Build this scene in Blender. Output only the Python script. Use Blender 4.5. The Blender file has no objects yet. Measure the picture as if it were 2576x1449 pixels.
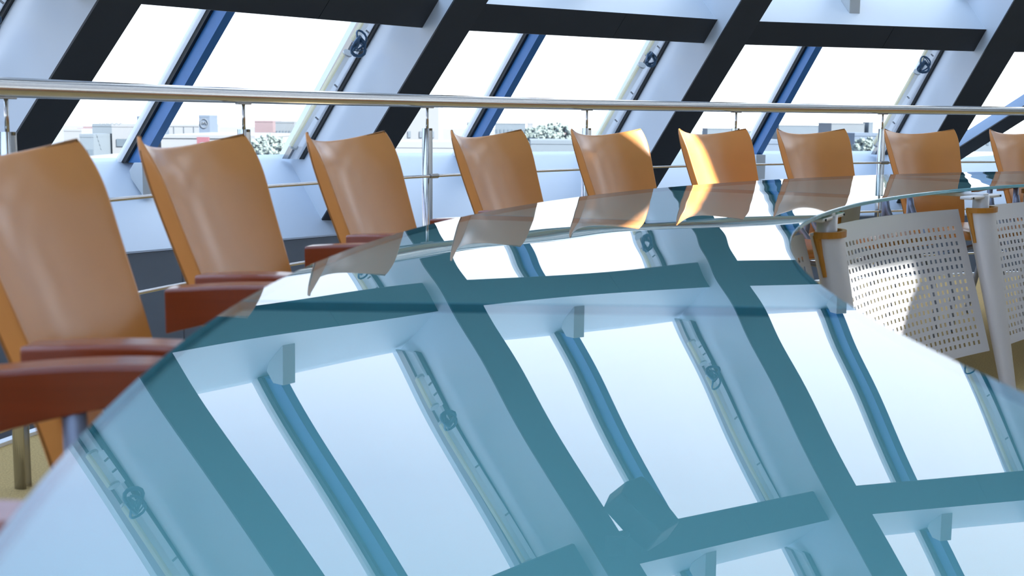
import bpy, math, random
from mathutils import Vector, Matrix
random.seed(7)
SC = bpy.context.scene
COL = SC.collection
R = math.radians

# ------------------------------------------------------------------ helpers
class MB:
    """collects faces and builds ONE mesh object"""
    def __init__(s): s.v = []; s.f = []; s.mi = []
    def add(s, vs, fs, mi=0):
        n = len(s.v); s.v += [tuple(v) for v in vs]
        for f in fs: s.f.append(tuple(i + n for i in f)); s.mi.append(mi)
    def hexa(s, p, mi=0, mis=None):
        # p: 8 points, bottom 4 ccw, top 4 ccw
        fs = [(3, 2, 1, 0), (4, 5, 6, 7), (0, 1, 5, 4), (1, 2, 6, 5), (2, 3, 7, 6), (3, 0, 4, 7)]
        n = len(s.v); s.v += [tuple(v) for v in p]
        for i, f in enumerate(fs):
            s.f.append(tuple(a + n for a in f)); s.mi.append(mis[i] if mis else mi)
    def box(s, c, d, M=None, mi=0):
        x, y, z = d[0] / 2, d[1] / 2, d[2] / 2
        p = [Vector(q) for q in ((-x, -y, -z), (x, -y, -z), (x, y, -z), (-x, y, -z), (-x, -y, z), (x, -y, z), (x, y, z), (-x, y, z))]
        if M is not None: p = [M @ q for q in p]
        s.hexa([q + Vector(c) for q in p], mi)
    def tube(s, pts, r, n=12, cap=True, mi=0):
        pts = [Vector(p) for p in pts]; L = len(pts)
        rs = r if isinstance(r, (list, tuple)) else [r] * L
        base = len(s.v); up = None
        for i, p in enumerate(pts):
            t = (pts[min(i + 1, L - 1)] - pts[max(i - 1, 0)])
            t = t.normalized()
            if up is None:
                up = Vector((0, 0, 1)) if abs(t.z) < .9 else Vector((1, 0, 0))
            a = t.cross(up).normalized(); up = a.cross(t).normalized()
            for j in range(n):
                g = 2 * math.pi * j / n
                s.v.append(tuple(p + (a * math.cos(g) + up * math.sin(g)) * rs[i]))
        for i in range(L - 1):
            for j in range(n):
                s.f.append((base + i * n + j, base + i * n + (j + 1) % n, base + (i + 1) * n + (j + 1) % n, base + (i + 1) * n + j)); s.mi.append(mi)
        if cap:
            s.f.append(tuple(base + j for j in range(n))[::-1]); s.mi.append(mi)
            s.f.append(tuple(base + (L - 1) * n + j for j in range(n))); s.mi.append(mi)
    def grid(s, rows, mi=0, closed=False):
        n = len(s.v); m = len(rows[0])
        for r_ in rows: s.v += [tuple(p) for p in r_]
        for i in range(len(rows) - 1):
            for j in range(m if closed else m - 1):
                k = (j + 1) % m
                s.f.append((n + i * m + j, n + i * m + k, n + (i + 1) * m + k, n + (i + 1) * m + j)); s.mi.append(mi)
    def build(s, name, mats, parent=None, smooth=False, bevel=0, subsurf=0, loc=None):
        me = bpy.data.meshes.new(name); me.from_pydata(s.v, [], s.f)
        if not isinstance(mats, (list, tuple)): mats = [mats]
        for m in mats: me.materials.append(m)
        for p, i in zip(me.polygons, s.mi): p.material_index = i; p.use_smooth = smooth
        me.update()
        o = bpy.data.objects.new(name, me); COL.objects.link(o)
        if parent is not None: o.parent = parent
        if loc is not None: o.location = loc
        if bevel:
            b = o.modifiers.new('b', 'BEVEL'); b.width = bevel; b.segments = 2; b.limit_method = 'ANGLE'; b.angle_limit = R(40)
        if subsurf:
            b = o.modifiers.new('s', 'SUBSURF'); b.levels = subsurf; b.render_levels = subsurf
        return o

import bmesh
def fix_normals(o):
    bm = bmesh.new(); bm.from_mesh(o.data); bmesh.ops.recalc_face_normals(bm, faces=bm.faces); bm.to_mesh(o.data); bm.free(); return o

def empty(name, loc=(0, 0, 0), rz=0, label=None, cat=None, group=None, kind=None):
    o = bpy.data.objects.new(name, None); COL.objects.link(o); o.empty_display_size = .1
    o.location = loc; o.rotation_euler = (0, 0, rz)
    return tag(o, label, cat, group, kind)

def tag(o, label=None, cat=None, group=None, kind=None):
    if label: o['label'] = label
    if cat: o['category'] = cat
    if group: o['group'] = group
    if kind: o['kind'] = kind
    return o

def copy_tree(o, parent=None):
    c = o.copy(); COL.objects.link(c)
    if parent is not None: c.parent = parent
    for ch in list(o.children): copy_tree(ch, c)
    return c

def mat(name, col, rough=.5, metal=0., spec=.5, coat=0., coatr=.05, noise=None, bump=None, trans=0., ior=1.5, sheen=0.):
    m = bpy.data.materials.new(name); m.use_nodes = True
    nt = m.node_tree; b = nt.nodes['Principled BSDF']
    b.inputs['Base Color'].default_value = (*col, 1); b.inputs['Roughness'].default_value = rough
    b.inputs['Metallic'].default_value = metal; b.inputs['Specular IOR Level'].default_value = spec
    b.inputs['Coat Weight'].default_value = coat; b.inputs['Coat Roughness'].default_value = coatr
    b.inputs['Transmission Weight'].default_value = trans; b.inputs['IOR'].default_value = ior
    tc = nt.nodes.new('ShaderNodeTexCoord')
    if noise:
        sc, amt = noise[:2]; stretch = noise[2] if len(noise) > 2 else (1, 1, 1)
        mp = nt.nodes.new('ShaderNodeMapping'); mp.inputs['Scale'].default_value = stretch
        n = nt.nodes.new('ShaderNodeTexNoise'); n.inputs['Scale'].default_value = sc; n.inputs['Detail'].default_value = 4
        nt.links.new(tc.outputs['Object'], mp.inputs['Vector']); nt.links.new(mp.outputs['Vector'], n.inputs['Vector'])
        mx = nt.nodes.new('ShaderNodeMix'); mx.data_type = 'RGBA'
        mx.inputs['A'].default_value = (*[c * (1 - amt) for c in col], 1); mx.inputs['B'].default_value = (*[min(1, c * (1 + amt)) for c in col], 1)
        nt.links.new(n.outputs['Fac'], mx.inputs['Factor']); nt.links.new(mx.outputs['Result'], b.inputs['Base Color'])
    if bump:
        n2 = nt.nodes.new('ShaderNodeTexNoise'); n2.inputs['Scale'].default_value = bump[0]; n2.inputs['Detail'].default_value = 3 if bump[0] > 5 else 0
        bp = nt.nodes.new('ShaderNodeBump'); bp.inputs['Strength'].default_value = bump[1]; bp.inputs['Distance'].default_value = bump[2] if len(bump) > 2 else .001
        nt.links.new(tc.outputs['Object'], n2.inputs['Vector']); nt.links.new(n2.outputs['Fac'], bp.inputs['Height']); nt.links.new(bp.outputs['Normal'], b.inputs['Normal'])
    return m

M = {}
M['pale'] = mat('pale_grey_cladding', (.66, .71, .76), .45, noise=(3, .03), bump=(60, .05))
M['dark'] = mat('soffit_shade_grey', (.028, .031, .036), .55, noise=(5, .12))  # shade of the inward beam faces, put into the colour
M['blue'] = mat('blue_painted_mullion', (.035, .16, .40), .4, noise=(14, .12))
M['brace'] = mat('blue_grey_painted_steel', (.26, .37, .55), .5)
M['gasket'] = mat('black_rubber_gasket', (.012, .014, .017), .5)
M['white_al'] = mat('white_aluminium', (.88, .9, .92), .35)
M['grey_al'] = mat('grey_bracket_metal', (.55, .57, .57), .45)
M['cream'] = mat('cream_diffuser', (.85, .8, .58), .4)
M['lamp_white'] = mat('white_lamp_housing', (.82, .83, .83), .3)
M['clip'] = mat('bluish_cable_sleeve', (.05, .12, .22), .3)
M['ledge'] = mat('pale_ledge_panel', (.6, .67, .76), .4, noise=(2, .03))
M['fascia'] = mat('slate_grey_fascia', (.19, .21, .24), .55, noise=(6, .08))
M['carpet'] = mat('golden_carpet', (.52, .37, .16), .95, spec=.1, noise=(160, .45), bump=(220, .6, .004))
M['lowfloor'] = mat('grey_lower_floor', (.3, .3, .29), .6, noise=(5, .1))
M['steel'] = mat('brushed_stainless_steel', (.64, .62, .59), .16, metal=1)
M['steel_d'] = mat('dark_steel_fittings', (.3, .3, .3), .3, metal=1)
M['leather'] = mat('tan_leather', (.78, .30, .062), .55, spec=.3, coat=1., coatr=.24, noise=(9, .08), bump=(420, .12, .0006))
M['leather_edge'] = mat('tan_leather_piping', (.36, .14, .026), .45, noise=(200, .25))
M['wood'] = mat('cherry_stained_wood', (.27, .047, .012), .28, coat=.6, coatr=.12, noise=(7, .22, (1, 1, 14)))
M['tube'] = mat('blue_grey_powder_coated_tube', (.3, .35, .47), .35, metal=.3)
M['panel'] = mat('light_grey_perforated_sheet', (.70, .68, .69), .4, metal=.1, noise=(3, .03))
M['amber'] = mat('amber_plastic_trim', (.5, .2, .015), .4)
M['legm'] = mat('silver_grey_leg', (.75, .73, .72), .35, metal=.2)
M['spk'] = mat('black_speaker_cabinet', (.006, .008, .01), .5)
M['grille'] = mat('black_speaker_grille', (.01, .011, .013), .8)
M['edge'] = mat('cyan_glass_edge', (.14, .52, .62), .15, spec=.6, coat=.5)
# tabletop: back-tinted glass, two reflecting faces
def glass_top():
    m = bpy.data.materials.new('polished_table_glass'); m.use_nodes = True; nt = m.node_tree; nt.nodes.clear(); tc = nt.nodes.new('ShaderNodeTexCoord')
    sp = nt.nodes.new('ShaderNodeSeparateXYZ'); nt.links.new(tc.outputs['Object'], sp.inputs[0])
    def ma(op, a, b_):
        q = nt.nodes.new('ShaderNodeMath'); q.operation = op
        for i_, v_ in enumerate((a, b_)):
            if v_ is None: continue
            if isinstance(v_, (int, float)): q.inputs[i_].default_value = v_
            else: nt.links.new(v_, q.inputs[i_])
        return q.outputs[0]
    h1 = ma('SINE', ma('MULTIPLY', sp.outputs[0], 7.3), None); h2 = ma('SINE', ma('MULTIPLY', sp.outputs[1], 5.1), None); h3 = ma('SINE', ma('ADD', ma('MULTIPLY', sp.outputs[1], 11.), ma('MULTIPLY', sp.outputs[0], 4.)), None)
    hh = ma('ADD', ma('ADD', h1, h2), ma('MULTIPLY', h3, .4))
    bp = nt.nodes.new('ShaderNodeBump'); bp.inputs['Strength'].default_value = 1; bp.inputs['Distance'].default_value = .00018
    nt.links.new(hh, bp.inputs['Height'])
    fr = nt.nodes.new('ShaderNodeFresnel'); fr.inputs['IOR'].default_value = 1.52; F = fr.outputs[0]
    one = ma('SUBTRACT', 1., F); F2 = ma('ADD', F, ma('MULTIPLY', F, ma('MULTIPLY', one, one)))      # front and back face of the sheet
    o = nt.nodes.new('ShaderNodeOutputMaterial'); mx = nt.nodes.new('ShaderNodeMixShader'); t = nt.nodes.new('ShaderNodeBsdfTransparent'); g = nt.nodes.new('ShaderNodeBsdfGlossy')
    t.inputs['Color'].default_value = (.93, .97, .97, 1); g.inputs['Roughness'].default_value = 0; nt.links.new(bp.outputs['Normal'], g.inputs['Normal'])
    nt.links.new(F2, mx.inputs[0]); nt.links.new(t.outputs[0], mx.inputs[1]); nt.links.new(g.outputs[0], mx.inputs[2]); nt.links.new(mx.outputs[0], o.inputs[0])
    return m
M['backing'] = mat('teal_enamelled_glass_back', (.42, .82, .84), .8, spec=.0, noise=(1.5, .06))
M['glasstop'] = glass_top()
def thin_glass():
    m = bpy.data.materials.new('clear_window_glass'); m.use_nodes = True; nt = m.node_tree; nt.nodes.clear()
    o = nt.nodes.new('ShaderNodeOutputMaterial'); mx = nt.nodes.new('ShaderNodeMixShader'); t = nt.nodes.new('ShaderNodeBsdfTransparent'); g = nt.nodes.new('ShaderNodeBsdfGlossy')
    lw = nt.nodes.new('ShaderNodeLayerWeight'); lw.inputs['Blend'].default_value = .5
    pw = nt.nodes.new('ShaderNodeMath'); pw.operation = 'POWER'; pw.inputs[1].default_value = 5; nt.links.new(lw.outputs['Facing'], pw.inputs[0])
    f = nt.nodes.new('ShaderNodeMath'); f.operation = 'MULTIPLY_ADD'; f.inputs[1].default_value = .5; f.inputs[2].default_value = .03; nt.links.new(pw.outputs[0], f.inputs[0])
    t.inputs['Color'].default_value = (.94, .965, .97, 1); g.inputs['Roughness'].default_value = .01
    nt.links.new(f.outputs[0], mx.inputs[0]); nt.links.new(t.outputs[0], mx.inputs[1]); nt.links.new(g.outputs[0], mx.inputs[2]); nt.links.new(mx.outputs[0], o.inputs[0])
    return m
M['pane'] = thin_glass()

def translucent(name, col, tr=.5):
    m = mat(name, col, .35); nt = m.node_tree; b = nt.nodes['Principled BSDF']; o = [x for x in nt.nodes if x.type == 'OUTPUT_MATERIAL'][0]
    t = nt.nodes.new('ShaderNodeBsdfTranslucent'); t.inputs['Color'].default_value = (*col, 1); mx = nt.nodes.new('ShaderNodeMixShader'); mx.inputs[0].default_value = tr
    nt.links.new(b.outputs[0], mx.inputs[1]); nt.links.new(t.outputs[0], mx.inputs[2]); nt.links.new(mx.outputs[0], o.inputs[0]); return m
M['cream'] = translucent('cream_diffuser', (.95, .91, .74), .6)
M['lamp_white'] = translucent('frosted_lamp_tube', (.93, .94, .95), .6)

# ------------------------------------------------------------------ layout of the round hall (floor of the platform is z=0, eye at z=1)
CX, CY = 5.3923, 1.6254
PHI0, DL, TH = -57.5114, 15.7539, R(43.996)
AR = 9.2355          # radius of the rafter soffit cone at eye level
W = .2564            # rafter width
DR, DG = .1307, .62  # set-back of cross beams and glass from the rafter soffit
EYE = 1.0

def az(a):
    return Vector((math.sin(a), math.cos(a), 0)), Vector((math.cos(a), -math.sin(a), 0))
def polar(r, deg, z):
    m, t = az(R(deg)); return Vector((CX, CY, 0)) + m * r + Vector((0, 0, z))
KS = list(range(-8, 15))
def kang(k):
    if k == 15: return PHI0 - 8 * DL + 360
    return PHI0 + k * DL
def beam(k, off, tan, z):       # z relative to the eye
    m, t = az(R(kang(k)))
    rr = AR + off / math.sin(TH) - z / math.tan(TH)
    return Vector((CX, CY, 0)) + m * rr + t * tan + Vector((0, 0, z + EYE))
def facet(k, off, s, z):        # s=-1..1 between rafter k and k+1
    A = beam(k, off, 0, z); B = beam(k + 1, off, 0, z); return A + (B - A) * (s + 1) / 2
def fdist(k, off, z): return (beam(k + 1, off, 0, z) - beam(k, off, 0, z)).length
def send(k, off, z, side, extra=0.):   # s of the rafter side faces inside the bay
    L = fdist(k, off, z); return side * (1 - 2 * (W / 2 + extra) / L)

RINGS = [(.5594, .7207), (1.9419, 2.1014), (3.32, 3.48), (4.70, 4.86)]
ZTOP = 5.25
def ring_top(z, off): return z + (off - DR) * .625
ZSILL = -.387 + (.62 - .5) * .625       # at the glass plane
RF, ZF = 9.92, -.835                    # front edge of the ledge

GLAZED = set(range(-6, 6))
DETAIL = set(range(-3, 5))

# rafters
for k in KS:
    rt = empty('trim_%d' % (k + 9), beam(k, 0, 0, -.74), kind='structure')
    inv = Matrix.Translation(-rt.location)
    b = MB(); h = W / 2
    z0i, z0o = -.745, -.30
    zt = ZTOP
    P = [beam(k, .012, -h, z0i), beam(k, .012, h, z0i), beam(k, DG + .1, h, z0o), beam(k, DG + .1, -h, z0o),
         beam(k, .012, -h, zt), beam(k, .012, h, zt), beam(k, DG + .1, h, zt), beam(k, DG + .1, -h, zt)]
    b.hexa([inv @ p for p in P]); b.build('casing', M['pale'], rt)
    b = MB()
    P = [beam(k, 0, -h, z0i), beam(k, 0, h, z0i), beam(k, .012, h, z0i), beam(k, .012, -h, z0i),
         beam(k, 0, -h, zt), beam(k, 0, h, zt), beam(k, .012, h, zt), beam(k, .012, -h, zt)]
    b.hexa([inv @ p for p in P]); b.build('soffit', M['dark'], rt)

# cross beams per bay
tn = 30
for k in KS:
    for ri, (zb, zt) in enumerate(RINGS):
        if ri == 3 and k not in range(-4, 8): pass
        o0 = facet(k, DR, 0, zb); rt = empty('trim_%d' % tn, o0, kind='structure'); tn += 1
        inv = Matrix.Translation(-o0)
        def fp(off, side, z): return facet(k, off, send(k, off, z, side), z)
        e = .012
        zto, zbo = ring_top(zt, DG + .05), ring_top(zb, DG + .05)
        b = MB(); a = DR + e
        P = [fp(a, -1, zb), fp(a, 1, zb), fp(DG + .05, 1, zbo), fp(DG + .05, -1, zbo), fp(a, -1, zt), fp(a, 1, zt), fp(DG + .05, 1, zto), fp(DG + .05, -1, zto)]
        b.hexa([inv @ p for p in P]); b.build('casing', M['pale'], rt)
        # soffit coloured dark for its shade, in two sheets with the hairline joint
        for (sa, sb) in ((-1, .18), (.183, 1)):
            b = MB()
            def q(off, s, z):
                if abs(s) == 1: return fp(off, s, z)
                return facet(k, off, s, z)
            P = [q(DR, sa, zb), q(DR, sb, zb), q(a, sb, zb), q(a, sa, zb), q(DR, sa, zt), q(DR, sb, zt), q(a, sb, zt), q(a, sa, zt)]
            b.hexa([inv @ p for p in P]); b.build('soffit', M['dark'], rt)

# knee wall with sloping ledge, one piece per bay
def polyring(rr, k, z): 
    m, t = az(R(kang(k))); return Vector((CX, CY, 0)) + m * rr + Vector((0, 0, z + EYE))
wall = empty('wall_outer', (CX, CY, -1.05), kind='structure'); inv = Matrix.Translation(-wall.location)
for k in KS:
    ko = k + 1
    o = [beam(k, DG + .05, 0, ZSILL + .03), beam(ko, DG + .05, 0, ZSILL + .03)]
    f = [polyring(RF, k, ZF), polyring(RF, ko, ZF)]
    ub = [polyring(10.9, k, ZF - .012), polyring(10.9, ko, ZF - .012)]
    fb = [polyring(RF, k, ZF - .012), polyring(RF, ko, ZF - .012)]
    b = MB(); b.hexa([inv @ p for p in (fb[0], fb[1], ub[1], ub[0], f[0], f[1], o[1], o[0])]); b.build('ledge', M['ledge'], wall)
    for (u0, u1) in ((0, .495), (.5, .995)):
        b = MB()
        A0, A1 = polyring(RF + .01, k, 0), polyring(RF + .01, ko, 0); B0, B1 = polyring(RF + .06, k, 0), polyring(RF + .06, ko, 0)
        def L(A, B, u, z): p = A + (B - A) * u; return Vector((p.x, p.y, z + EYE))
        zl, zh = -2.05, ZF - .016
        b.hexa([inv @ p for p in (L(A0, A1, u0, zl), L(A0, A1, u1, zl), L(B0, B1, u1, zl), L(B0, B1, u0, zl), L(A0, A1, u0, zh), L(A0, A1, u1, zh), L(B0, B1, u1, zh), L(B0, B1, u0, zh))])
        b.build('fascia_panel', M['fascia'], wall)

# windows: pane, mullion, brackets, frame strips
wn = 1
levels = [(ZSILL, ring_top(RINGS[0][0], DG))] + [(ring_top(RINGS[i][1], DG), ring_top(RINGS[i + 1][0], DG)) for i in range(3)] + [(ring_top(RINGS[3][1], DG), ZTOP)]
roof = empty('ceiling', (CX, CY, EYE + ZTOP), kind='structure'); rinv = Matrix.Translation(-roof.location)
SUN = Vector((.62, -.50, .60)).normalized()
def shaft(pts):     # where the sun reaching these points crosses the roof cap
    out = []
    for (r_, a_, z_) in pts:
        q = polar(r_, a_, z_); q = q + SUN * ((EYE + ZTOP - q.z) / SUN.z); out.append(rinv @ q)
    return out
SUN_OPENINGS = [shaft([(4.92, -62.9, .57), (4.92, -52.8, .46), (4.92, -54.3, .38), (4.92, -56.8, .20), (4.92, -62.9, .10)]),
       shaft([(6.15, -52.8, 1.03), (6.15, -47.1, 1.03), (6.08, -46.8, .6), (6.03, -49.4, .6), (6.1, -51.9, .88)])]  # added roof openings, shaped to throw sun patches on panel and chairs
def cap(loops, z, name, m, parent):
    bm = bmesh.new()
    for lp in loops:
        vs = [bm.verts.new((p.x, p.y, z)) for p in lp]
        for i in range(len(vs)): bm.edges.new((vs[i], vs[(i + 1) % len(vs)]))
    bmesh.ops.triangle_fill(bm, use_beauty=True, edges=bm.edges[:], normal=(0, 0, 1))
    me = bpy.data.meshes.new(name); bm.to_mesh(me); bm.free(); me.materials.append(m)
    o = bpy.data.objects.new(name, me); COL.objects.link(o); o.parent = parent
    so_ = o.modifiers.new('t', 'SOLIDIFY'); so_.thickness = .02; return o
cap([[rinv @ beam(k, DG + .1, 0, ZTOP) for k in KS]] + SUN_OPENINGS, 0, 'roof_cap', M['pale'], roof)
for lp in SUN_OPENINGS: cap([lp], .03, 'added_skylight_pane', M['pane'], roof)

def strip(k, s0, d0, d1, off0, off1, za, zb, inv, name, m, parent):
    """bar following the slope at s0; d0..d1 metres sideways from that line"""
    b = MB(); P = []
    for z in (za, zb):
        L_ = fdist(k, off0, z)
        for d, off in ((d0, off0), (d1, off0), (d1, off1), (d0, off1)):
            s = s0 if not callable(s0) else s0(k, off, z)
            P.append(inv @ facet(k, off, s + 2 * d / L_, z))
    b.hexa(P); return b.build(name, m, parent)

for k in KS:
    for li, (za, zb) in enumerate(levels):
        if k in GLAZED:
            w0 = facet(k, DG, 0, za); rt = empty('window_%d' % wn, w0, kind='structure'); wn += 1; inv = Matrix.Translation(-w0)
            b = MB()
            P = []
            for z in (za, zb):
                for s, o in ((-1, DG), (1, DG), (1, DG + .02), (-1, DG + .02)): P.append(inv @ facet(k, o, send(k, o, z, s), z))
            b.hexa(P); b.build('pane', M['pane'], rt)
            mr = 0.0
            strip(k, mr, -.062, 0, .505, .615, za, zb, inv, 'mullion', M['blue'], rt)
            strip(k, mr, -.062, 0.004, .615, .635, za, zb, inv, 'gasket', M['gasket'], rt)
            strip(k, mr, -.085, -.063, .60, .64, za, zb, inv, 'gasket', M['gasket'], rt)
            strip(k, mr, -.112, -.088, .63, .66, za, zb, inv, 'glazing_bead', M['lamp_white'], rt)
            lastS = lambda kk, off, z: send(kk, off, z, 1)
            strip(k, lastS, -.022, -.001, .475, .52, za, zb, inv, 'gasket', M['gasket'], rt)
            strip(k, lastS, -.05, -.024, .50, .60, za, zb, inv, 'frame', M['lamp_white'], rt)
            strip(k, lastS, -.075, -.052, .56, .61, za, zb, inv, 'frame_lip', M['steel_d'], rt)
            if k in DETAIL:
                # bracket shoe at the foot of the mullion: curved cheek + square nose
                Lb = fdist(k, .3, za)
                def zo(off): return za - (DG - off) * .625
                front = facet(k, .3, 0, zo(.3)); q_ = facet(k, .3, 0, zo(.3) - .1)
                outw = (q_ - front); outw.z = 0; outw.normalize(); tg = (facet(k, .3, 1, za) - facet(k, .3, -1, za)).normalized()
                pr_ = [(0, -.01), (0, .205), (.09, .205), (.15, .15), (.13, .10)]
                b = MB(); ln = len(pr_)
                lo = [inv @ (front + tg * -.105 + outw * x_ + Vector((0, 0, z_))) for x_, z_ in pr_]; hi = [inv @ (front + tg * -.012 + outw * x_ + Vector((0, 0, z_))) for x_, z_ in pr_]
                b.add(lo + hi, [tuple(range(ln)), tuple(range(ln, 2 * ln))[::-1]] + [(i, (i + 1) % ln, ln + (i + 1) % ln, ln + i) for i in range(ln)])
                fix_normals(b.build('mullion_shoe', M['grey_al'], rt, bevel=.003))
        else:  # unseen bays: added opaque panels that keep out sun and sky
            b = MB(); P = []
            for z in (za - .05, zb + .05):
                for s, o in ((-1, .3), (1, .3), (1, .36), (-1, .36)): P.append(rinv @ facet(k, o, s, z))
            b.hexa(P); b.build('light_block_panel', M['pale'], roof)

# diagonal brace in the bay right of the fourth rafter
b = MB()
A_ = facet(3, .3, -1.0, -.72); B_ = facet(3, .3, .75, 1.38)
o0 = A_.copy(); inv = Matrix.Translation(-o0)
ax = (B_ - A_).normalized(); nn = (facet(3, 0, 0, .2) - facet(3, .5, 0, .2 + .5 * math.cos(TH) * 0)).normalized()
tt = (facet(3, 0, 1, 0) - facet(3, 0, -1, 0)).normalized(); up = tt.cross(facet(3, 0, 0, 1) - facet(3, 0, 0, 0)).normalized()
if up.z > 0: up = -up        # inward normal of the facet
sd = ax.cross(up).normalized()
if sd.z < 0: sd = -sd
rt = empty('trim_%d' % tn, o0, kind='structure'); tn += 1
def bar(c0, c1, hs, u0, u1, name, m, parent):
    b = MB(); P = []
    for c in (c0, c1):
        for s_, u_ in ((-hs, u0), (hs, u0), (hs, u1), (-hs, u1)): P.append(inv @ (c + sd * s_ + up * u_))
    b.hexa(P); return fix_normals(b.build(name, m, parent))
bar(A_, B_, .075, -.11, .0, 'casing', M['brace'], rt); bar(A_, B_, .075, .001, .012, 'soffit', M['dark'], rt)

# ------------------------------------------------------------------ floors
FZ = -.05
b = MB(); N = 96; RP = 7.37
cv = [(RP * math.sin(2 * math.pi * i / N), RP * math.cos(2 * math.pi * i / N)) for i in range(N)]
b.add([(x, y, 0) for x, y in cv] + [(x, y, -.06) for x, y in cv], [tuple(range(N))[::-1], tuple(range(N, 2 * N))] + [(i, (i + 1) % N, N + (i + 1) % N, N + i) for i in range(N)])
fl = fix_normals(b.build('floor', M['carpet'], loc=(CX, CY, FZ))); tag(fl, kind='structure')
b = MB(); r0, r1 = RP, RP + .035
for i in range(N):
    a0, a1 = 2 * math.pi * i / N, 2 * math.pi * (i + 1) / N
    P = []
    for z in (-.07, .012):
        for rr, a in ((r0, a0), (r1, a0), (r1, a1), (r0, a1)): P.append((rr * math.sin(a), rr * math.cos(a), z))
    b.hexa(P)
o = fix_normals(b.build('trim_200', M['white_al'], loc=(CX, CY, FZ))); tag(o, kind='structure')
b = MB(); rr = RP - .02
b.grid([[(rr * math.sin(2 * math.pi * i / N), rr * math.cos(2 * math.pi * i / N), z) for i in range(N)] for z in (-1.05, -.11)], closed=True)
o = b.build('wall_platform', M['fascia'], loc=(CX, CY, 0)); tag(o, kind='structure')
b = MB(); rr = 11.2
b.add([(rr * math.sin(2 * math.pi * i / N), rr * math.cos(2 * math.pi * i / N), z) for z in (0, -.1) for i in range(N)], [tuple(range(N))[::-1], tuple(range(N, 2 * N))] + [(i, (i + 1) % N, N + (i + 1) % N, N + i) for i in range(N)])
o = fix_normals(b.build('floor', M['lowfloor'], loc=(CX, CY, -1.05))); tag(o, kind='structure')

# ------------------------------------------------------------------ handrail
RR, ZR = 7.016, EYE + .0699
hr = empty('handrail', (CX, CY, 0), label='curved stainless steel handrail on posts behind the row of tan chairs', cat='railing')
a0, a1, NA = -135., 75., 150
def rp(a, z, r_=RR): m, t = az(R(a)); return m * r_ + Vector((0, 0, z))
b = MB(); b.tube([rp(a0 + (a1 - a0) * i / NA, ZR) for i in range(NA + 1)], .0275, 20); b.build('top_rail', M['steel'], hr, smooth=True)
for zz in (-.259, -.562, -.852):
    b = MB(); b.tube([rp(a0 + (a1 - a0) * i / NA, EYE + zz, RR - .035) for i in range(NA + 1)], .0065, 8); b.build('crossbar', M['steel'], hr, smooth=True)
PP0, DP = -74.8449, 9.7404
for i in range(-6, 15):
    a = PP0 + DP * i
    if not a0 < a < a1: continue
    b = MB(); m, t = az(R(a))
    # post of two flat-sided halves
    for s_ in (-1, 1):
        c = rp(a, 0) + t * (.0115 * s_)
        pts = []
        for g in range(9):
            an = math.pi * g / 8 - math.pi / 2
            pts.append(c + t * (s_ * .0095 * math.cos(an)) + m * (.019 * math.sin(an)))
        lo = [p + Vector((0, 0, FZ)) for p in pts]; hi = [p + Vector((0, 0, EYE - .05)) for p in pts]
        nn_ = len(pts)
        b.add(lo + hi, [tuple(range(nn_))[::-1], tuple(range(nn_, 2 * nn_))] + [(q, (q + 1) % nn_, nn_ + (q + 1) % nn_, nn_ + q) for q in range(nn_)])
    p = fix_normals(b.build('post', M['steel'], hr))
    for q_ in p.data.polygons: q_.use_smooth = abs(q_.normal.z) < .5 and q_.area < .02
    b = MB(); b.tube([rp(a, EYE - .06), rp(a, ZR - .02)], .0062, 10); b.build('pin', M['steel'], p, smooth=True)
    b = MB(); b.box(rp(a, ZR - .0285), (.075, .018, .006), Matrix.Rotation(-R(a), 3, 'Z')); b.build('saddle', M['steel_d'], p, bevel=.002)
    for zz in (-.259, -.562, -.852):
        b = MB(); b.tube([rp(a, EYE + zz, RR - .035) - t * .028, rp(a, EYE + zz, RR - .035) + t * .028], .011, 10)
        b.tube([rp(a, EYE + zz, RR - .035), rp(a, EYE + zz, RR - .012)], .007, 8); b.build('clamp', M['steel_d'], p)

# ------------------------------------------------------------------ ring table
RI, RO, ZT, TG = 4.9125, 5.7783, EYE - .2597, .013
tb = empty('conference_table', (CX, CY, 0), label='ring-shaped conference table with teal glass top and perforated grey panels', cat='table')
S0, DS = -72.2, 16.45
def cyl(r_, a, z): m, t = az(R(a)); return m * r_ + Vector((0, 0, z))
for i in range(-3, 9):
    A, B = S0 + DS * i + .02, S0 + DS * (i + 1) - .02
    n = 28; b = MB(); rows = []
    prof = [(RI, -TG + .002), (RI, -.002), (RI + .002, 0), (RO - .002, 0), (RO, -.002), (RO, -TG + .002), (RO - .002, -TG), (RI + .002, -TG)]
    for j in range(n + 1):
        a = A + (B - A) * j / n; rows.append([cyl(r_, a, ZT + z_) for r_, z_ in prof])
    base = len(b.v)
    for r_ in rows: b.v += [tuple(p) for p in r_]
    m8 = len(prof)
    for j in range(n):
        for q in range(m8):
            q2 = (q + 1) % m8; b.f.append((base + j * m8 + q, base + j * m8 + q2, base + (j + 1) * m8 + q2, base + (j + 1) * m8 + q)); b.mi.append(0 if q == 2 else 2 if q == 6 else 1)
    b.f.append(tuple(range(m8))); b.mi.append(1); b.f.append(tuple(n * m8 + q for q in range(m8))[::-1]); b.mi.append(1)
    fix_normals(b.build('glass_top', [M['glasstop'], M['edge'], M['backing']], tb))

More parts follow.
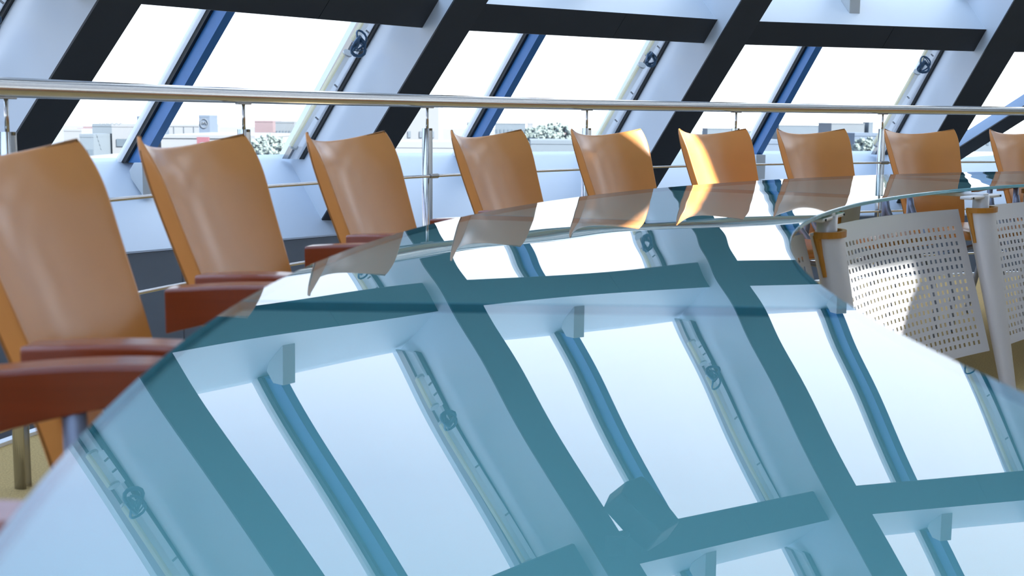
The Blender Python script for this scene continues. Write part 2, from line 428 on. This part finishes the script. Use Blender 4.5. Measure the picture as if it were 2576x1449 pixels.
def table_leg(a, rt_, rf_, side):
    """tapering wrapped leg fairing with amber rim, post and glass support; side=+1 rim hook on the left seen from the ring centre"""
    m, t = az(R(a))
    lg = MB()
    ztop = EYE - .34
    def P(z, ang, rad=1.):
        f = z / ztop; rr = rf_ + (rt_ - rf_) * f
        wx = (.038 + .044 * f) * rad; wy = (.028 + .020 * f) * rad
        return m * rr + t * (wx * math.cos(ang)) + m * (-side * wy * math.sin(ang)) + Vector((0, 0, z))
    rows = [[P(z, 2 * math.pi * j / 24) for j in range(24)] for z in (FZ, .1, .3, .5, ztop)]
    lg.grid(rows, closed=True)
    n0 = len(lg.v); lg.v += [tuple(p) for p in rows[0]]; lg.f.append(tuple(range(n0, n0 + 24))); lg.mi.append(0)
    o = fix_normals(lg.build('leg', M['panel'], tb, smooth=True))
    b = MB(); rr = rt_; b.tube([m * rr + Vector((0, 0, ztop - .05)), m * rr + Vector((0, 0, ZT - TG - .012))], .031, 20); b.build('post', M['legm'], o, smooth=True)
    b = MB()   # amber rim lying on the fairing's top edge and turning down its left side
    path = []
    for j in range(15):
        an = math.pi * 1.12 * j / 14 - .05
        path.append(P(ztop + .004, an, 1.09))
    edge = [path[-1] + Vector((0, 0, -.012 * q)) - t * .004 for q in range(1, 11)]
    rowsA = []
    full = path
    hook = [P(ztop + .002 - .125 * q / 10, math.pi * 1.07, 1.04) for q in range(11)]
    for i_, p in enumerate(full):
        inn = m * (side * .0) 
        c = m * rt_
        d = (p - Vector((c.x, c.y, p.z))); d = d.normalized() * .006
        hgt = .012 if i_ < 15 else .010
        rowsA.append([p - d * 1.2 + Vector((0, 0, -hgt)), p + d + Vector((0, 0, -hgt)), p + d + Vector((0, 0, hgt * .6)), p - d * 1.2 + Vector((0, 0, hgt * .6))])
    b.grid(rowsA, closed=True); b.tube(hook, [.012, .012, .011, .010, .009, .008, .008, .008, .007, .007, .006], 8); fix_normals(b.build('rim', M['amber'], o, smooth=False))
    # support arms under the glass
    b = MB()
    Mz = Matrix.Rotation(-R(a), 3, 'Z')
    b.box(m * rt_ + Vector((0, 0, ZT - TG - .016)), (.30, .045, .012), Mz)
    b.box(m * rt_ - t * .0 + m * (side * .12) + Vector((0, 0, ZT - TG - .010)), (.05, .28, .016), Mz)
    b.build('glass_support', M['legm'], o, bevel=.004)
    for s_ in (-.13, .13):
        b = MB(); b.tube([m * (rt_ - side * .0225) + t * s_ + Vector((0, 0, ZT - TG - .016)), m * (rt_ - side * .026) + t * s_ + Vector((0, 0, ZT - TG - .016))], .004, 8); b.build('bolt', M['gasket'], o)

def LR(a): return .06 - .10 * max(0, min(1, (a + 64) / 16.5))
LEGS = [S0 + DS * (i + .5) for i in range(-3, 9)]
for a in LEGS:
    d_ = LR(a); table_leg(a, 4.885 + d_, 4.74 + d_, 1)
    table_leg(a, 5.41, 5.44, -1)
# perforated modesty panels
for i in range(len(LEGS) - 1):
    A, B = LEGS[i] + .8, LEGS[i + 1] - .8
    NC, NR = 33, 16
    zt_, zb_ = EYE - .337, EYE - .875
    mu, mt, mb = .035, .055, .025      # margins: side, top, bottom as fractions / metres
    us = [0]; 
    cw = (1 - 2 * mu) / NC
    for c in range(NC): us += [mu + cw * (c + .26), mu + cw * (c + .74)]
    us.append(1)
    vs = [0]; ch = (zt_ - zb_ - mt - mb) / NR
    for r_ in range(NR): vs += [(mb + ch * (r_ + .24)), (mb + ch * (r_ + .76))]
    vs.append(zt_ - zb_)
    def PT(u, v, th):
        a = A + (B - A) * u; f = v / (zt_ - zb_)
        bow = .03 * math.cos(math.pi * (u - .5)) + .01     # sheet bellies outwards between the legs
        rr = 4.775 + .155 * f + bow + th + LR(a)
        return cyl(rr, a, zb_ + v)
    b = MB(); nu, nv = len(us), len(vs)
    for th in (0, .002):
        for v in vs: b.v += [tuple(PT(u, v, th)) for u in us]
    off = nu * nv
    for r_ in range(nv - 1):
        for c in range(nu - 1):
            hole = (c % 2 == 1 and r_ % 2 == 1 and c < nu - 1)
            q = (r_ * nu + c, r_ * nu + c + 1, (r_ + 1) * nu + c + 1, (r_ + 1) * nu + c)
            if not hole:
                b.f.append(q[::-1]); b.mi.append(0); b.f.append(tuple(x + off for x in q)); b.mi.append(0)
            else:
                for e in range(4):
                    x, y = q[e], q[(e + 1) % 4]; b.f.append((x, y, y + off, x + off)); b.mi.append(0)
    # rim
    bd = [c for c in range(nu)] + [r_ * nu + nu - 1 for r_ in range(1, nv)] + [(nv - 1) * nu + c for c in range(nu - 2, -1, -1)] + [r_ * nu for r_ in range(nv - 2, 0, -1)]
    for e in range(len(bd)):
        x, y = bd[e], bd[(e + 1) % len(bd)]; b.f.append((x, y, y + off, x + off)); b.mi.append(0)
    b.build('modesty_panel', M['panel'], tb)

# ------------------------------------------------------------------ chairs
def chair():
    rt = empty('meeting_chair', (0, 0, 0))
    # --- backrest: upholstered shell, y=0 at the top corners, leaning and concave
    def halfw(z): 
        return .180 + (.255 - .180) * max(0, min(1, (z - .40) / .555)) ** .9
    def lean(z):
        f = (.955 - z) / .555
        return -(.100 * f + .026 * (1 - math.cos(math.pi * min(1, f * 1.15))))
    us = [-1, -.97, -.9, -.6, -.3, 0, .3, .6, .9, .97, 1]
    vs = [0, .03, .1, .25, .4, .55, .7, .80, .87, .93, .975, 1]
    def zt(u): return .959 - .030 * (1 - abs(u) ** 2.0) 
    def pt(u, v, side):
        z = .38 + (zt(u) - .38) * v
        hw = halfw(z)
        if v > .9: hw -= .010 * ((v - .9) / .1) ** 2
        if v < .1: hw -= .03 * ((.1 - v) / .1) ** 2
        th = .045 - .006 * v
        cc = .074 * (1 - u * u) * (.35 + .65 * v)
        rec = .85 * th * max(0, (v - .80) / .20) ** 2.2
        return Vector((u * hw, lean(z) + cc + (th if side else rec) - .020, z))
    b = MB(); F = [[pt(u, v, 0) for u in us] for v in vs]; K = [[pt(u, v, 1) for u in us] for v in vs]
    nu, nv = len(us), len(vs); 
    for Rw in (F, K):
        for r_ in Rw: b.v += [tuple(p) for p in r_]
    off = nu * nv
    for r_ in range(nv - 1):
        for c in range(nu - 1):
            q = (r_ * nu + c, r_ * nu + c + 1, (r_ + 1) * nu + c + 1, (r_ + 1) * nu + c)
            b.f.append(q); b.mi.append(0); b.f.append(tuple(x + off for x in q)[::-1]); b.mi.append(0)
    bd = [c for c in range(nu)] + [r_ * nu + nu - 1 for r_ in range(1, nv)] + [(nv - 1) * nu + c for c in range(nu - 2, -1, -1)] + [r_ * nu for r_ in range(nv - 2, 0, -1)]
    # side band gets a middle loop so the edge rounds softly
    mid = {}
    for x in bd:
        p = (Vector(b.v[x]) + Vector(b.v[x + off])) / 2; mid[x] = len(b.v); b.v.append(tuple(p))
    for e in range(len(bd)):
        x, y = bd[e], bd[(e + 1) % len(bd)]
        b.f.append((y, x, mid[x], mid[y])); b.mi.append(0); b.f.append((mid[y], mid[x], x + off, y + off)); b.mi.append(0)
    back = b.build('backrest', [M['leather'], M['leather_edge']], rt, smooth=True, subsurf=2)
    # piping seam along the rear edge
    b = MB(); path = []
    for v in [i / 20 for i in range(21)]: path.append(pt(-1, v, 1))
    for u in [-1 + 2 * i / 24 for i in range(1, 25)]: path.append(pt(u, 1, 1))
    for v in [1 - i / 20 for i in range(1, 21)]: path.append(pt(1, v, 1))
    path = [Vector((p.x * .985, p.y - .004, p.z - .003)) for p in path]
    b.tube(path, .0035, 6); b.build('piping', M['leather_edge'], back, smooth=True)
    # --- seat
    b = MB(); rows = []
    ys = [-.165, -.20, -.30, -.42, -.54, -.60, -.625]; 
    for i, y in enumerate(ys):
        hw = .225 - (.01 if i in (0, 6) else 0); zt_ = .468 - (.012 if i in (0,) else 0) - (.03 if i == 6 else .008 if i == 5 else 0)
        zb_ = .405 + (.012 if i in (0, 6) else 0)
        rows.append([Vector((-hw, y, zb_ + .01)), Vector((-hw, y, zt_ - .012)), Vector((-hw * .93, y, zt_)), Vector((0, y, zt_ - .006)), Vector((hw * .93, y, zt_)), Vector((hw, y, zt_ - .012)), Vector((hw, y, zb_ + .01)), Vector((hw * .9, y, zb_)), Vector((-hw * .9, y, zb_))])
    b.grid(rows, closed=True); b.f.append(tuple(range(9))); b.mi.append(0); b.f.append(tuple(len(b.v) - 9 + j for j in range(9))[::-1]); b.mi.append(0)
    fix_normals(b.build('seat', M['leather'], rt, smooth=True, subsurf=2))
    for s in (-1, 1):
        x = .282 * s
        # arm pad: thick square-cut rear end, arched, thinning to the front
        b = MB(); rows = []
        for i in range(13):
            t = i / 12; y = -.125 - .40 * t
            zt_ = .697 + .010 * math.sin(math.pi * min(1, t * 1.15)) - .004 * t
            th = .060 * (1 - t) ** 1.2 + .020
            hw = .026 + .004 * math.sin(math.pi * t)
            if t > .9: th *= .8; hw *= .8
            xo = x + s * .012 * math.sin(math.pi * t)
            rows.append([Vector((xo - hw, y, zt_ - th)), Vector((xo - hw, y, zt_ - .004)), Vector((xo - hw + .005, y, zt_)), Vector((xo + hw - .005, y, zt_)), Vector((xo + hw, y, zt_ - .004)), Vector((xo + hw, y, zt_ - th))])
        b.grid(rows, closed=True); b.f.append(tuple(range(6))); b.mi.append(0); b.f.append(tuple(len(b.v) - 6 + j for j in range(6))[::-1]); b.mi.append(0)
        fix_normals(b.build('armrest', M['wood'], rt, bevel=.003))
        xi = x - s * .004
        b = MB(); b.tube([(xi, -.238, .655), (xi, -.238, .5), (xi, -.20, .25), (xi, -.115, FZ + .002)], .0145, 14); b.build('leg', M['tube'], rt, smooth=True)
        b = MB(); b.tube([(xi, -.245, .60), (xi, -.255, .56), (xi, -.29, .50), (xi, -.36, .43), (xi, -.46, .36), (xi, -.54, .26), (xi, -.575, .12), (xi, -.58, FZ + .002)], .0145, 14); b.build('leg', M['tube'], rt, smooth=True)
    b = MB(); b.tube([(-.29, -.30, .385), (.29, -.30, .385)], .013, 12); b.tube([(-.29, -.50, .33), (0, -.50, .385), (.29, -.50, .33)], .012, 12); b.build('seat_frame', M['tube'], rt, smooth=True)
    return rt

CH = {0: (-94.1, 0), 1: (-87.1, .6), 2: (-79.9, 2.0), 3: (-71.75, .4), 4: (-62.75, 1.6), 5: (-54.3, 4.), 6: (-46.45, 4), 7: (-39.1, 5), 8: (-31.1, 6), 9: (-23.7, 0), 10: (-16.2, 0)}
LAB = {
    0: 'cherry wood arm of a tan chair poking into the bottom left corner',
    1: 'tan leather chair cut by the left edge, largest and nearest of the row',
    2: 'tan leather chair second from the left, both cherry arms showing',
    3: 'tan leather chair third from the left, just left of the central steel post',
    4: 'tan leather chair fourth from the left, just right of the central steel post',
    5: 'tan leather chair fifth from the left, sun touching its top right corner',
    6: 'tan leather chair sixth from the left, bright sunlight down its left side',
    7: 'tan leather chair seventh from the left, right of the sunlit chair',
    8: 'tan leather chair eighth from the left, last one wholly in view',
    9: 'tan leather chair ninth from the left, cut by the right edge',
    10: 'tan leather chair beyond the right edge, seen below the tabletop'}
proto = None
for i, (a, tw) in CH.items():
    if proto is None: proto = chair(); c = proto
    else: c = copy_tree(proto)
    m, t = az(R(a)); p = Vector((CX, CY, 0)) + m * 6.15
    c.location = p; c.rotation_euler = (0, 0, -R(a + tw))
    tag(c, LAB[i], 'chair', 'tan leather chairs along the outside of the ring table')

# ------------------------------------------------------------------ tube lamps, cable loops, loudspeaker on the rafters
ORD = {-3: 'first', -2: 'second', -1: 'third', 0: 'second', 1: 'third', 2: 'fourth', 3: 'fifth', 4: 'sixth'}
def tube_lamp(k, za, zb, label):
    s = .745; p0 = facet(k, .42, s, za); p1 = facet(k, .42, s, zb)
    rt = empty('tube_lamp', p0, label=label, cat='lamp', group='tube lamps running up the rafters')
    d = p1 - p0; ax = d.normalized(); m, t = az(R(kang(k) + DL / 2)); n = ax.cross(t).normalized()
    if n.z > 0: n = -n
    b = MB(); b.tube([t * 0, d], .024, 16); b.build('housing', M['lamp_white'], rt, smooth=True)
    b = MB(); P = []
    for e in (d * .0, d):
        for x, y in ((.026, -.006), (.075, -.006), (.075, .006), (.026, .006)): P.append(e + t * x + n * y)
    b.hexa(P); fix_normals(b.build('mounting_channel', M['lamp_white'], rt))
    b = MB(); P = []
    for e in (d * .01, d * .99):
        for x, y in ((-.038, -.011), (-.02, -.011), (-.02, .011), (-.038, .011)): P.append(e + t * x + n * y)
    b.hexa(P); fix_normals(b.build('diffuser', M['cream'], rt))
    for e in (Vector((0, 0, 0)), d):
        b = MB(); b.tube([e - ax * .006, e + ax * .006], .032, 16); b.build('end_cap', M['grey_al'], rt, smooth=False)
    for q in (.35, .7):
        b = MB(); e = d * q; b.tube([e + n * .02 + t * .02, e + n * .045 + t * .03], .006, 8); b.build('screw_tab', M['steel_d'], rt)
def cable(k, z, label, seed):
    rnd = random.Random(seed); s = .70; p0 = facet(k, .34, s, z)
    m, t = az(R(kang(k) + DL / 2)); ax = (facet(k, .4, s, z + .1) - p0).normalized(); n = ax.cross(t).normalized()
    if n.z > 0: n = -n
    b = MB()
    for q in range(3):
        L = .07 + .04 * rnd.random(); w_ = .03 + .025 * rnd.random(); ph = rnd.random() * .04
        pts = []
        for i in range(17):
            g = 2 * math.pi * i / 16
            pts.append(t * (-(w_) * math.cos(g) - w_ * .6 + .03) + ax * (L * .6 * math.sin(g) + ph * q) + n * (.03 + .02 * math.sin(g * 2 + q)))
        b.tube(pts, (.011, .004, .007)[q], 6)
    b.tube([t * .07, t * .03 + ax * .03, -t * .02 + ax * .01 + n * .03, -t * .05 - ax * .03 + n * .04], [.006, .012, .02, .006], 8)
    o = b.build('cable_loop', M['clip'], None, smooth=True, loc=p0)
    tag(o, label, 'cable', 'cable loops between the tube lamps')
rowname = ['lowest window row', 'second window row', 'third window row']
wherev = {-1: 'beside first dark rafter from left', 0: 'beside second dark rafter from left', 1: 'beside third dark rafter from left', 2: 'beside fourth dark rafter from left'}
for k in (-1, 0, 1, 2):
    for li in range(3):
        za, zb = levels[li]; za = ring_top(za, .42) - (DG - .42) * 0 - .10; zb -= .16
        zc = {0: .44, 1: 1.30, 2: 2.75}[li]
        if li == 1: zc = 1.30
        za_ = za + .02
        tube_lamp(k, za_, zc - .03, 'lower white tube lamp %s, %s' % (wherev[k], rowname[li]))
        tube_lamp(k, zc + .05, max(zb, zc + .12), 'upper white tube lamp %s, %s' % (wherev[k], rowname[li]))
        cable(k, zc + .01, 'dangling cable loop %s, %s' % (wherev[k], rowname[li]), k * 7 + li)

# loudspeaker near the foot of the second cross beam (mirrored in the tabletop)
sp0 = facet(1, -.12, -.85, 1.80)
spk = empty('loudspeaker', sp0, label='dark loudspeaker on a bracket beside the third rafter, mirrored in the tabletop', cat='speaker')
m, t = az(R(kang(1) + DL / 2)); ax = (facet(1, 0, 0, 1) - facet(1, 0, 0, 0)).normalized(); n = ax.cross(t).normalized()
if n.z > 0: n = -n
prof = [(-.17, -.12), (-.08, -.20), (.06, -.22), (.11, -.04), (.15, .16), (-.03, .21), (-.11, .06)]
b = MB(); nn_ = len(prof)
b.add([t * x + ax * y - n * .0 for x, y in prof] + [t * x * .9 + ax * y * .9 + n * .2 for x, y in prof], [tuple(range(nn_)), tuple(range(nn_, 2 * nn_))[::-1]] + [(i, (i + 1) % nn_, nn_ + (i + 1) % nn_, nn_ + i) for i in range(nn_)])
fix_normals(b.build('cabinet', M['spk'], spk, bevel=.01))
b = MB(); b.add([t * x * .84 + ax * y * .84 + n * z_ for z_ in (.2, .206) for x, y in prof], [tuple(range(nn_)), tuple(range(nn_, 2 * nn_))[::-1]] + [(i, (i + 1) % nn_, nn_ + (i + 1) % nn_, nn_ + i) for i in range(nn_)])
fix_normals(b.build('grille', M['grille'], spk))
b = MB()
for e in ((-.20, .20, .11),): b.box(t * e[0] + ax * e[1] * .6 + n * -.02, (e[2], .05, e[2]), None)
b.tube([t * -.20 + ax * .12 - n * .02, t * -.05 + ax * .05 + n * .03], .018, 8); b.tube([t * -.20 + ax * .12, t * -.20 + ax * .12 - n * .10], .02, 8)
b.build('bracket', M['spk'], spk)

# ------------------------------------------------------------------ the city outside
def pix(x, y, D):   # world point seen at pixel (x,y) of the 2576 wide photo at forward distance D
    F_, H_, ro = 3169.3592, 295.8711, .0085
    c, s = math.cos(ro), math.sin(ro); X = x - 1288; Y = y - 724.5
    u = (c * X + s * Y) / F_; v = (-s * X + c * Y) / F_; p = math.atan((724.5 - H_) / F_)
    r_ = Vector((u, math.cos(p) - v * math.sin(p), -math.sin(p) - v * math.cos(p)))
    return Vector((0, 0, EYE)) + r_ * (D / r_.y)
CM = {}  # city materials, with the distance haze mixed into their colours
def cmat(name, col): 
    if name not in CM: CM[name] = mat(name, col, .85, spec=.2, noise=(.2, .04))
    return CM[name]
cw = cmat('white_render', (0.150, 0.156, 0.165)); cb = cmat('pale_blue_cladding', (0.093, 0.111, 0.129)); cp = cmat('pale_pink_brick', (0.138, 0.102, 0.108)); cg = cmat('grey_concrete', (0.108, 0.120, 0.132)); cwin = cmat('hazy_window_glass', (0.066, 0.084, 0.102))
cred = cmat('hazy_red_sign', (0.138, 0.054, 0.066)); cblue = cmat('blue_sign', (0.081, 0.102, 0.135)); cgr = cmat('hazy_foliage', (0.12, 0.145, 0.135)); cgnd = cmat('hazy_ground', (0.126, 0.138, 0.150))
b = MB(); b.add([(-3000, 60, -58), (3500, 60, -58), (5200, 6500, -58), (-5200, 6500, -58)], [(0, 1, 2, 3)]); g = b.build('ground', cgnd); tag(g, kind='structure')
def building(name, label, x0, x1, yt, D, dep, m, wins=None, base=-58, win_m=None, roofm=None):
    A = pix(x0, yt, D); B = pix(x1, yt, D); zt = A.z
    ctr = (A + B) / 2; w_ = (B - A).length
    rt = empty(name, (ctr.x, ctr.y + dep / 2, base), label=label, cat='building')
    h_ = zt - base
    b = MB(); b.box((0, 0, h_ / 2), (w_, dep, h_)); b.build('walls', m, rt)
    b = MB(); b.box((0, 0, h_ + .3), (w_ * 1.01, dep * 1.01, .6)); b.build('parapet', roofm or m, rt)
    if wins:
        nx, ny, fx, fy, top, fh = wins   # columns, rows, fill x, fill y, top margin, floor height
        for j in range(ny):
            for i in range(nx):
                b = MB(); cx_ = w_ * (-.5 + (i + .5) / nx); cz = h_ - top - fh * (j + .5)
                b.box((cx_, -dep / 2 - .05, cz), (w_ / nx * fx, .3, fh * fy)); b.build('window', win_m or cwin, rt)
    return rt, w_, h_, dep
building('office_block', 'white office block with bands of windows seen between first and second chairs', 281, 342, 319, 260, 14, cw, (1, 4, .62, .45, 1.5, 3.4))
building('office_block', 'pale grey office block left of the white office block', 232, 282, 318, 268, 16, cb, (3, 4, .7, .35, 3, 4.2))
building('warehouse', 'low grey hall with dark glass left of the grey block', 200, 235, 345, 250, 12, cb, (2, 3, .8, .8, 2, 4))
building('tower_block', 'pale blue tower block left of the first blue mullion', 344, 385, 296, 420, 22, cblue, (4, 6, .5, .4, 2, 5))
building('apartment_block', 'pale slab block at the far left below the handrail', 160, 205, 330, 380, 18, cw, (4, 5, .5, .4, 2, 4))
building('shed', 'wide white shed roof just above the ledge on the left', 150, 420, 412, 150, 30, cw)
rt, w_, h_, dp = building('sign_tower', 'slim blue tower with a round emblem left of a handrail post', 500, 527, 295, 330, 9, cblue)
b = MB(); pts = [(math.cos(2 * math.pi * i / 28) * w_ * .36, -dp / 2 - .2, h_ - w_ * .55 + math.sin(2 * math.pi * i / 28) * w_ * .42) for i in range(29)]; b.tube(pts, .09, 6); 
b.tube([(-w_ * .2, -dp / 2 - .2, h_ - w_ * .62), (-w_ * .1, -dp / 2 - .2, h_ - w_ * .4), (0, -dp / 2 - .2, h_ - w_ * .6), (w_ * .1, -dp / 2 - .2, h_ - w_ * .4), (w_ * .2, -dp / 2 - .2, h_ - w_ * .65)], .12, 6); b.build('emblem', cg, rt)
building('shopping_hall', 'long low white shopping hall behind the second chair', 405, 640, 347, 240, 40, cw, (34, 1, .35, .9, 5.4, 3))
rt, w_, h_, dp = building('billboard', 'hazy red square sign with a white ring behind the second chair', 495, 524, 353, 236, 1, cred)
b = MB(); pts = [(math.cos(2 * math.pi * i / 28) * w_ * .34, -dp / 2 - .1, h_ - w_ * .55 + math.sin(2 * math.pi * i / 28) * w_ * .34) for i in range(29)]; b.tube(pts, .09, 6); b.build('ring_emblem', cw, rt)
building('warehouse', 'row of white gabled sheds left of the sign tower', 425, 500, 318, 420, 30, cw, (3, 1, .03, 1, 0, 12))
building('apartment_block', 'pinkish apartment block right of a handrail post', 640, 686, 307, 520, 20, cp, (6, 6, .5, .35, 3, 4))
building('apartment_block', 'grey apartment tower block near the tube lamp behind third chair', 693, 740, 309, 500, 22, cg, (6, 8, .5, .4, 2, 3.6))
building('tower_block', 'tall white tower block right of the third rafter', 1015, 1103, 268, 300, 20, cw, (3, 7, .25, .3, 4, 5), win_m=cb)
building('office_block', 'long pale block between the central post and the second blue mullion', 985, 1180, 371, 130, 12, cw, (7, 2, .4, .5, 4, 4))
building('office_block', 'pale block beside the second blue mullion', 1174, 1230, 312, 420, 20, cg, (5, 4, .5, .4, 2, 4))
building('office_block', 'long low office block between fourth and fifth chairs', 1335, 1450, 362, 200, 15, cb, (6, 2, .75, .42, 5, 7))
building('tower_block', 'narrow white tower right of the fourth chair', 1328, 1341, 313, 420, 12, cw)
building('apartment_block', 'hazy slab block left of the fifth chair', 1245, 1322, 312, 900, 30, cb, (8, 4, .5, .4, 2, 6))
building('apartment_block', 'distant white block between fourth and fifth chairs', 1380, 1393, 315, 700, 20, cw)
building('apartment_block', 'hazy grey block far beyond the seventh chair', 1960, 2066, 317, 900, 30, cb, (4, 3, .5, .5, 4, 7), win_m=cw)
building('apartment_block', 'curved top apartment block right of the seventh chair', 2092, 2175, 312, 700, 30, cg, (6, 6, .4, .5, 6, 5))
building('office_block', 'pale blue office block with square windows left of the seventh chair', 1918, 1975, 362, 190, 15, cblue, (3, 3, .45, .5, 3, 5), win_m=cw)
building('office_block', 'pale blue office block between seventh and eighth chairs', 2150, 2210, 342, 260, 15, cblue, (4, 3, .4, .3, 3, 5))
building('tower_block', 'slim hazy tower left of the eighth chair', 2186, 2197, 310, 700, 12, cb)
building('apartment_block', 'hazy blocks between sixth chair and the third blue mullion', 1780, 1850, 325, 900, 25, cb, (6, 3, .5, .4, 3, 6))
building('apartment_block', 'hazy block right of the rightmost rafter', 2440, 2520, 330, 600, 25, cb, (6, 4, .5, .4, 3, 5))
# rooftop lettering on the grey block (an illegible script sign)
A = pix(247, 311, 250)
b = MB(); x = 0; zz = 0; pts = []
for i in range(60):
    f = i / 59; pts.append((f * 4.6, 0, .35 * math.sin(f * 34) * (1 - .5 * f) + (.5 if i < 6 else 0) * (1 - i / 6 if i < 6 else 0)))
b.tube(pts, .07, 5); o = b.build('rooftop_sign', cg, loc=A); tag(o, 'illegible script lettering standing on the roof left of the white office block', 'sign')
# trees, haze put into the foliage colour
def tree(x, y, D, rad, label):
    c = pix(x, y, D); rnd = random.Random(int(x)); rt = empty('tree', (c.x, c.y, -58), label=label, cat='tree', group='trees in the hazy city')
    b = MB(); b.tube([(0, 0, 0), (0, 0, c.z + 58)], rad * .08, 8); b.build('trunk', cg, rt)
    b = MB()
    for q in range(300):
        dv = Vector((rnd.gauss(0, 1), rnd.gauss(0, 1), rnd.gauss(0, 1))).normalized() * rad * rnd.uniform(.55, .95); dv.z *= .8
        cc = dv + Vector((0, 0, c.z + 58)); rr = rad * rnd.uniform(.07, .15)
        n0 = len(b.v); seg = 7
        for i in range(1, 5):
            for j in range(seg):
                th_ = math.pi * i / 5; ph = 2 * math.pi * j / seg; k_ = rr * rnd.uniform(.6, 1.35)
                b.v.append(tuple(cc + Vector((math.sin(th_) * math.cos(ph), math.sin(th_) * math.sin(ph), math.cos(th_))) * k_))
        for i in range(3):
            for j in range(seg):
                b.f.append((n0 + i * seg + j, n0 + (i + 1) * seg + j, n0 + (i + 1) * seg + (j + 1) % seg, n0 + i * seg + (j + 1) % seg)); b.mi.append(0)
        b.f.append(tuple(n0 + j for j in range(seg))); b.mi.append(0); b.f.append(tuple(n0 + 3 * seg + j for j in range(seg))[::-1]); b.mi.append(0)
    b.build('crown', cgr, rt)
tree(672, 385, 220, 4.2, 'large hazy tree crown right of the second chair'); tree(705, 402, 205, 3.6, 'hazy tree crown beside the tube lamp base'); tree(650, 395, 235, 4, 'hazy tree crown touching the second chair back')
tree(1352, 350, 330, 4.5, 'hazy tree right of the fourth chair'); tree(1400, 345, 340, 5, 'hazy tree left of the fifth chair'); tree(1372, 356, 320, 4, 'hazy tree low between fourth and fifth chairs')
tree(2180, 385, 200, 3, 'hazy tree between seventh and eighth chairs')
# small far houses, one per lot so that none touch
rnd = random.Random(3)
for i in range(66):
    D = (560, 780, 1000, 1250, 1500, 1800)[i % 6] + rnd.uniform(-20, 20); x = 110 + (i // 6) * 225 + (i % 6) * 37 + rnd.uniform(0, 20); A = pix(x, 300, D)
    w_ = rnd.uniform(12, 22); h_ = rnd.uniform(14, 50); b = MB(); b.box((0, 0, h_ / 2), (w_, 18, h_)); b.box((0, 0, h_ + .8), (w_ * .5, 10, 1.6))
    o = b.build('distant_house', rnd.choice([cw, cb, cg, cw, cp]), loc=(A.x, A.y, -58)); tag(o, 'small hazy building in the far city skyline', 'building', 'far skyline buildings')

# ------------------------------------------------------------------ light
wd = bpy.data.worlds.new('sky'); SC.world = wd; wd.use_nodes = True; nt = wd.node_tree; nt.nodes.clear()
out = nt.nodes.new('ShaderNodeOutputWorld'); bg = nt.nodes.new('ShaderNodeBackground'); tc = nt.nodes.new('ShaderNodeTexCoord')
sx = nt.nodes.new('ShaderNodeSeparateXYZ'); nt.links.new(tc.outputs['Generated'], sx.inputs[0])
cr = nt.nodes.new('ShaderNodeValToRGB'); nt.links.new(sx.outputs['Z'], cr.inputs[0])
e = cr.color_ramp.elements; e[0].position = 0.; e[0].color = (.88, .90, .93, 1); e[1].position = .62; e[1].color = (.52, .70, 1.0, 1)
x_ = e.new(.10); x_.color = (.60, .63, .72, 1); x_ = e.new(.28); x_.color = (.33, .37, .60, 1)
dt = nt.nodes.new('ShaderNodeVectorMath'); dt.operation = 'DOT_PRODUCT'; nt.links.new(tc.outputs['Generated'], dt.inputs[0]); dt.inputs[1].default_value = (.93, .3, .2)
mr = nt.nodes.new('ShaderNodeMapRange'); nt.links.new(dt.outputs['Value'], mr.inputs[0]); mr.inputs[1].default_value = -.2; mr.inputs[2].default_value = 1; mr.inputs[3].default_value = 0; mr.inputs[4].default_value = .75
mx = nt.nodes.new('ShaderNodeMix'); mx.data_type = 'RGBA'; nt.links.new(mr.outputs[0], mx.inputs['Factor']); nt.links.new(cr.outputs[0], mx.inputs['A']); mx.inputs['B'].default_value = (1, 1, 1, 1)
nt.links.new(mx.outputs['Result'], bg.inputs['Color']); bg.inputs['Strength'].default_value = 2.0
nt.links.new(bg.outputs[0], out.inputs[0])
sl = bpy.data.lights.new('sun', 'SUN'); sl.energy = 19; sl.angle = R(.6); sl.color = (1, .97, .93)
so = bpy.data.objects.new('sun', sl); COL.objects.link(so); so.location = (0, 0, 20); so.rotation_euler = SUN.to_track_quat('Z', 'Y').to_euler()

# ------------------------------------------------------------------ camera
F_, H_, ro = 3169.3592, 295.8711, .0085
p = math.atan((724.5 - H_) / F_)
r0 = Vector((1, 0, 0)); u0 = Vector((0, math.sin(p), math.cos(p))); f0 = Vector((0, math.cos(p), -math.sin(p)))
rx = r0 * math.cos(ro) + u0 * math.sin(ro); uy = -r0 * math.sin(ro) + u0 * math.cos(ro)
cam = bpy.data.cameras.new('camera'); co = bpy.data.objects.new('camera', cam); COL.objects.link(co)
Mx = Matrix((rx, uy, -f0)).transposed().to_4x4(); Mx.translation = Vector((0, 0, EYE)); co.matrix_world = Mx
cam.sensor_width = 36; cam.lens = F_ / 2576 * 36; cam.clip_end = 9000; cam.clip_start = .02
cam.dof.use_dof = True; cam.dof.focus_distance = 6.5; cam.dof.aperture_fstop = 6.3
SC.camera = co
SC.view_settings.view_transform = 'Standard'; SC.view_settings.look = 'None'; SC.view_settings.gamma = 1; SC.view_settings.exposure = .7; SC.view_settings.use_curve_mapping = False
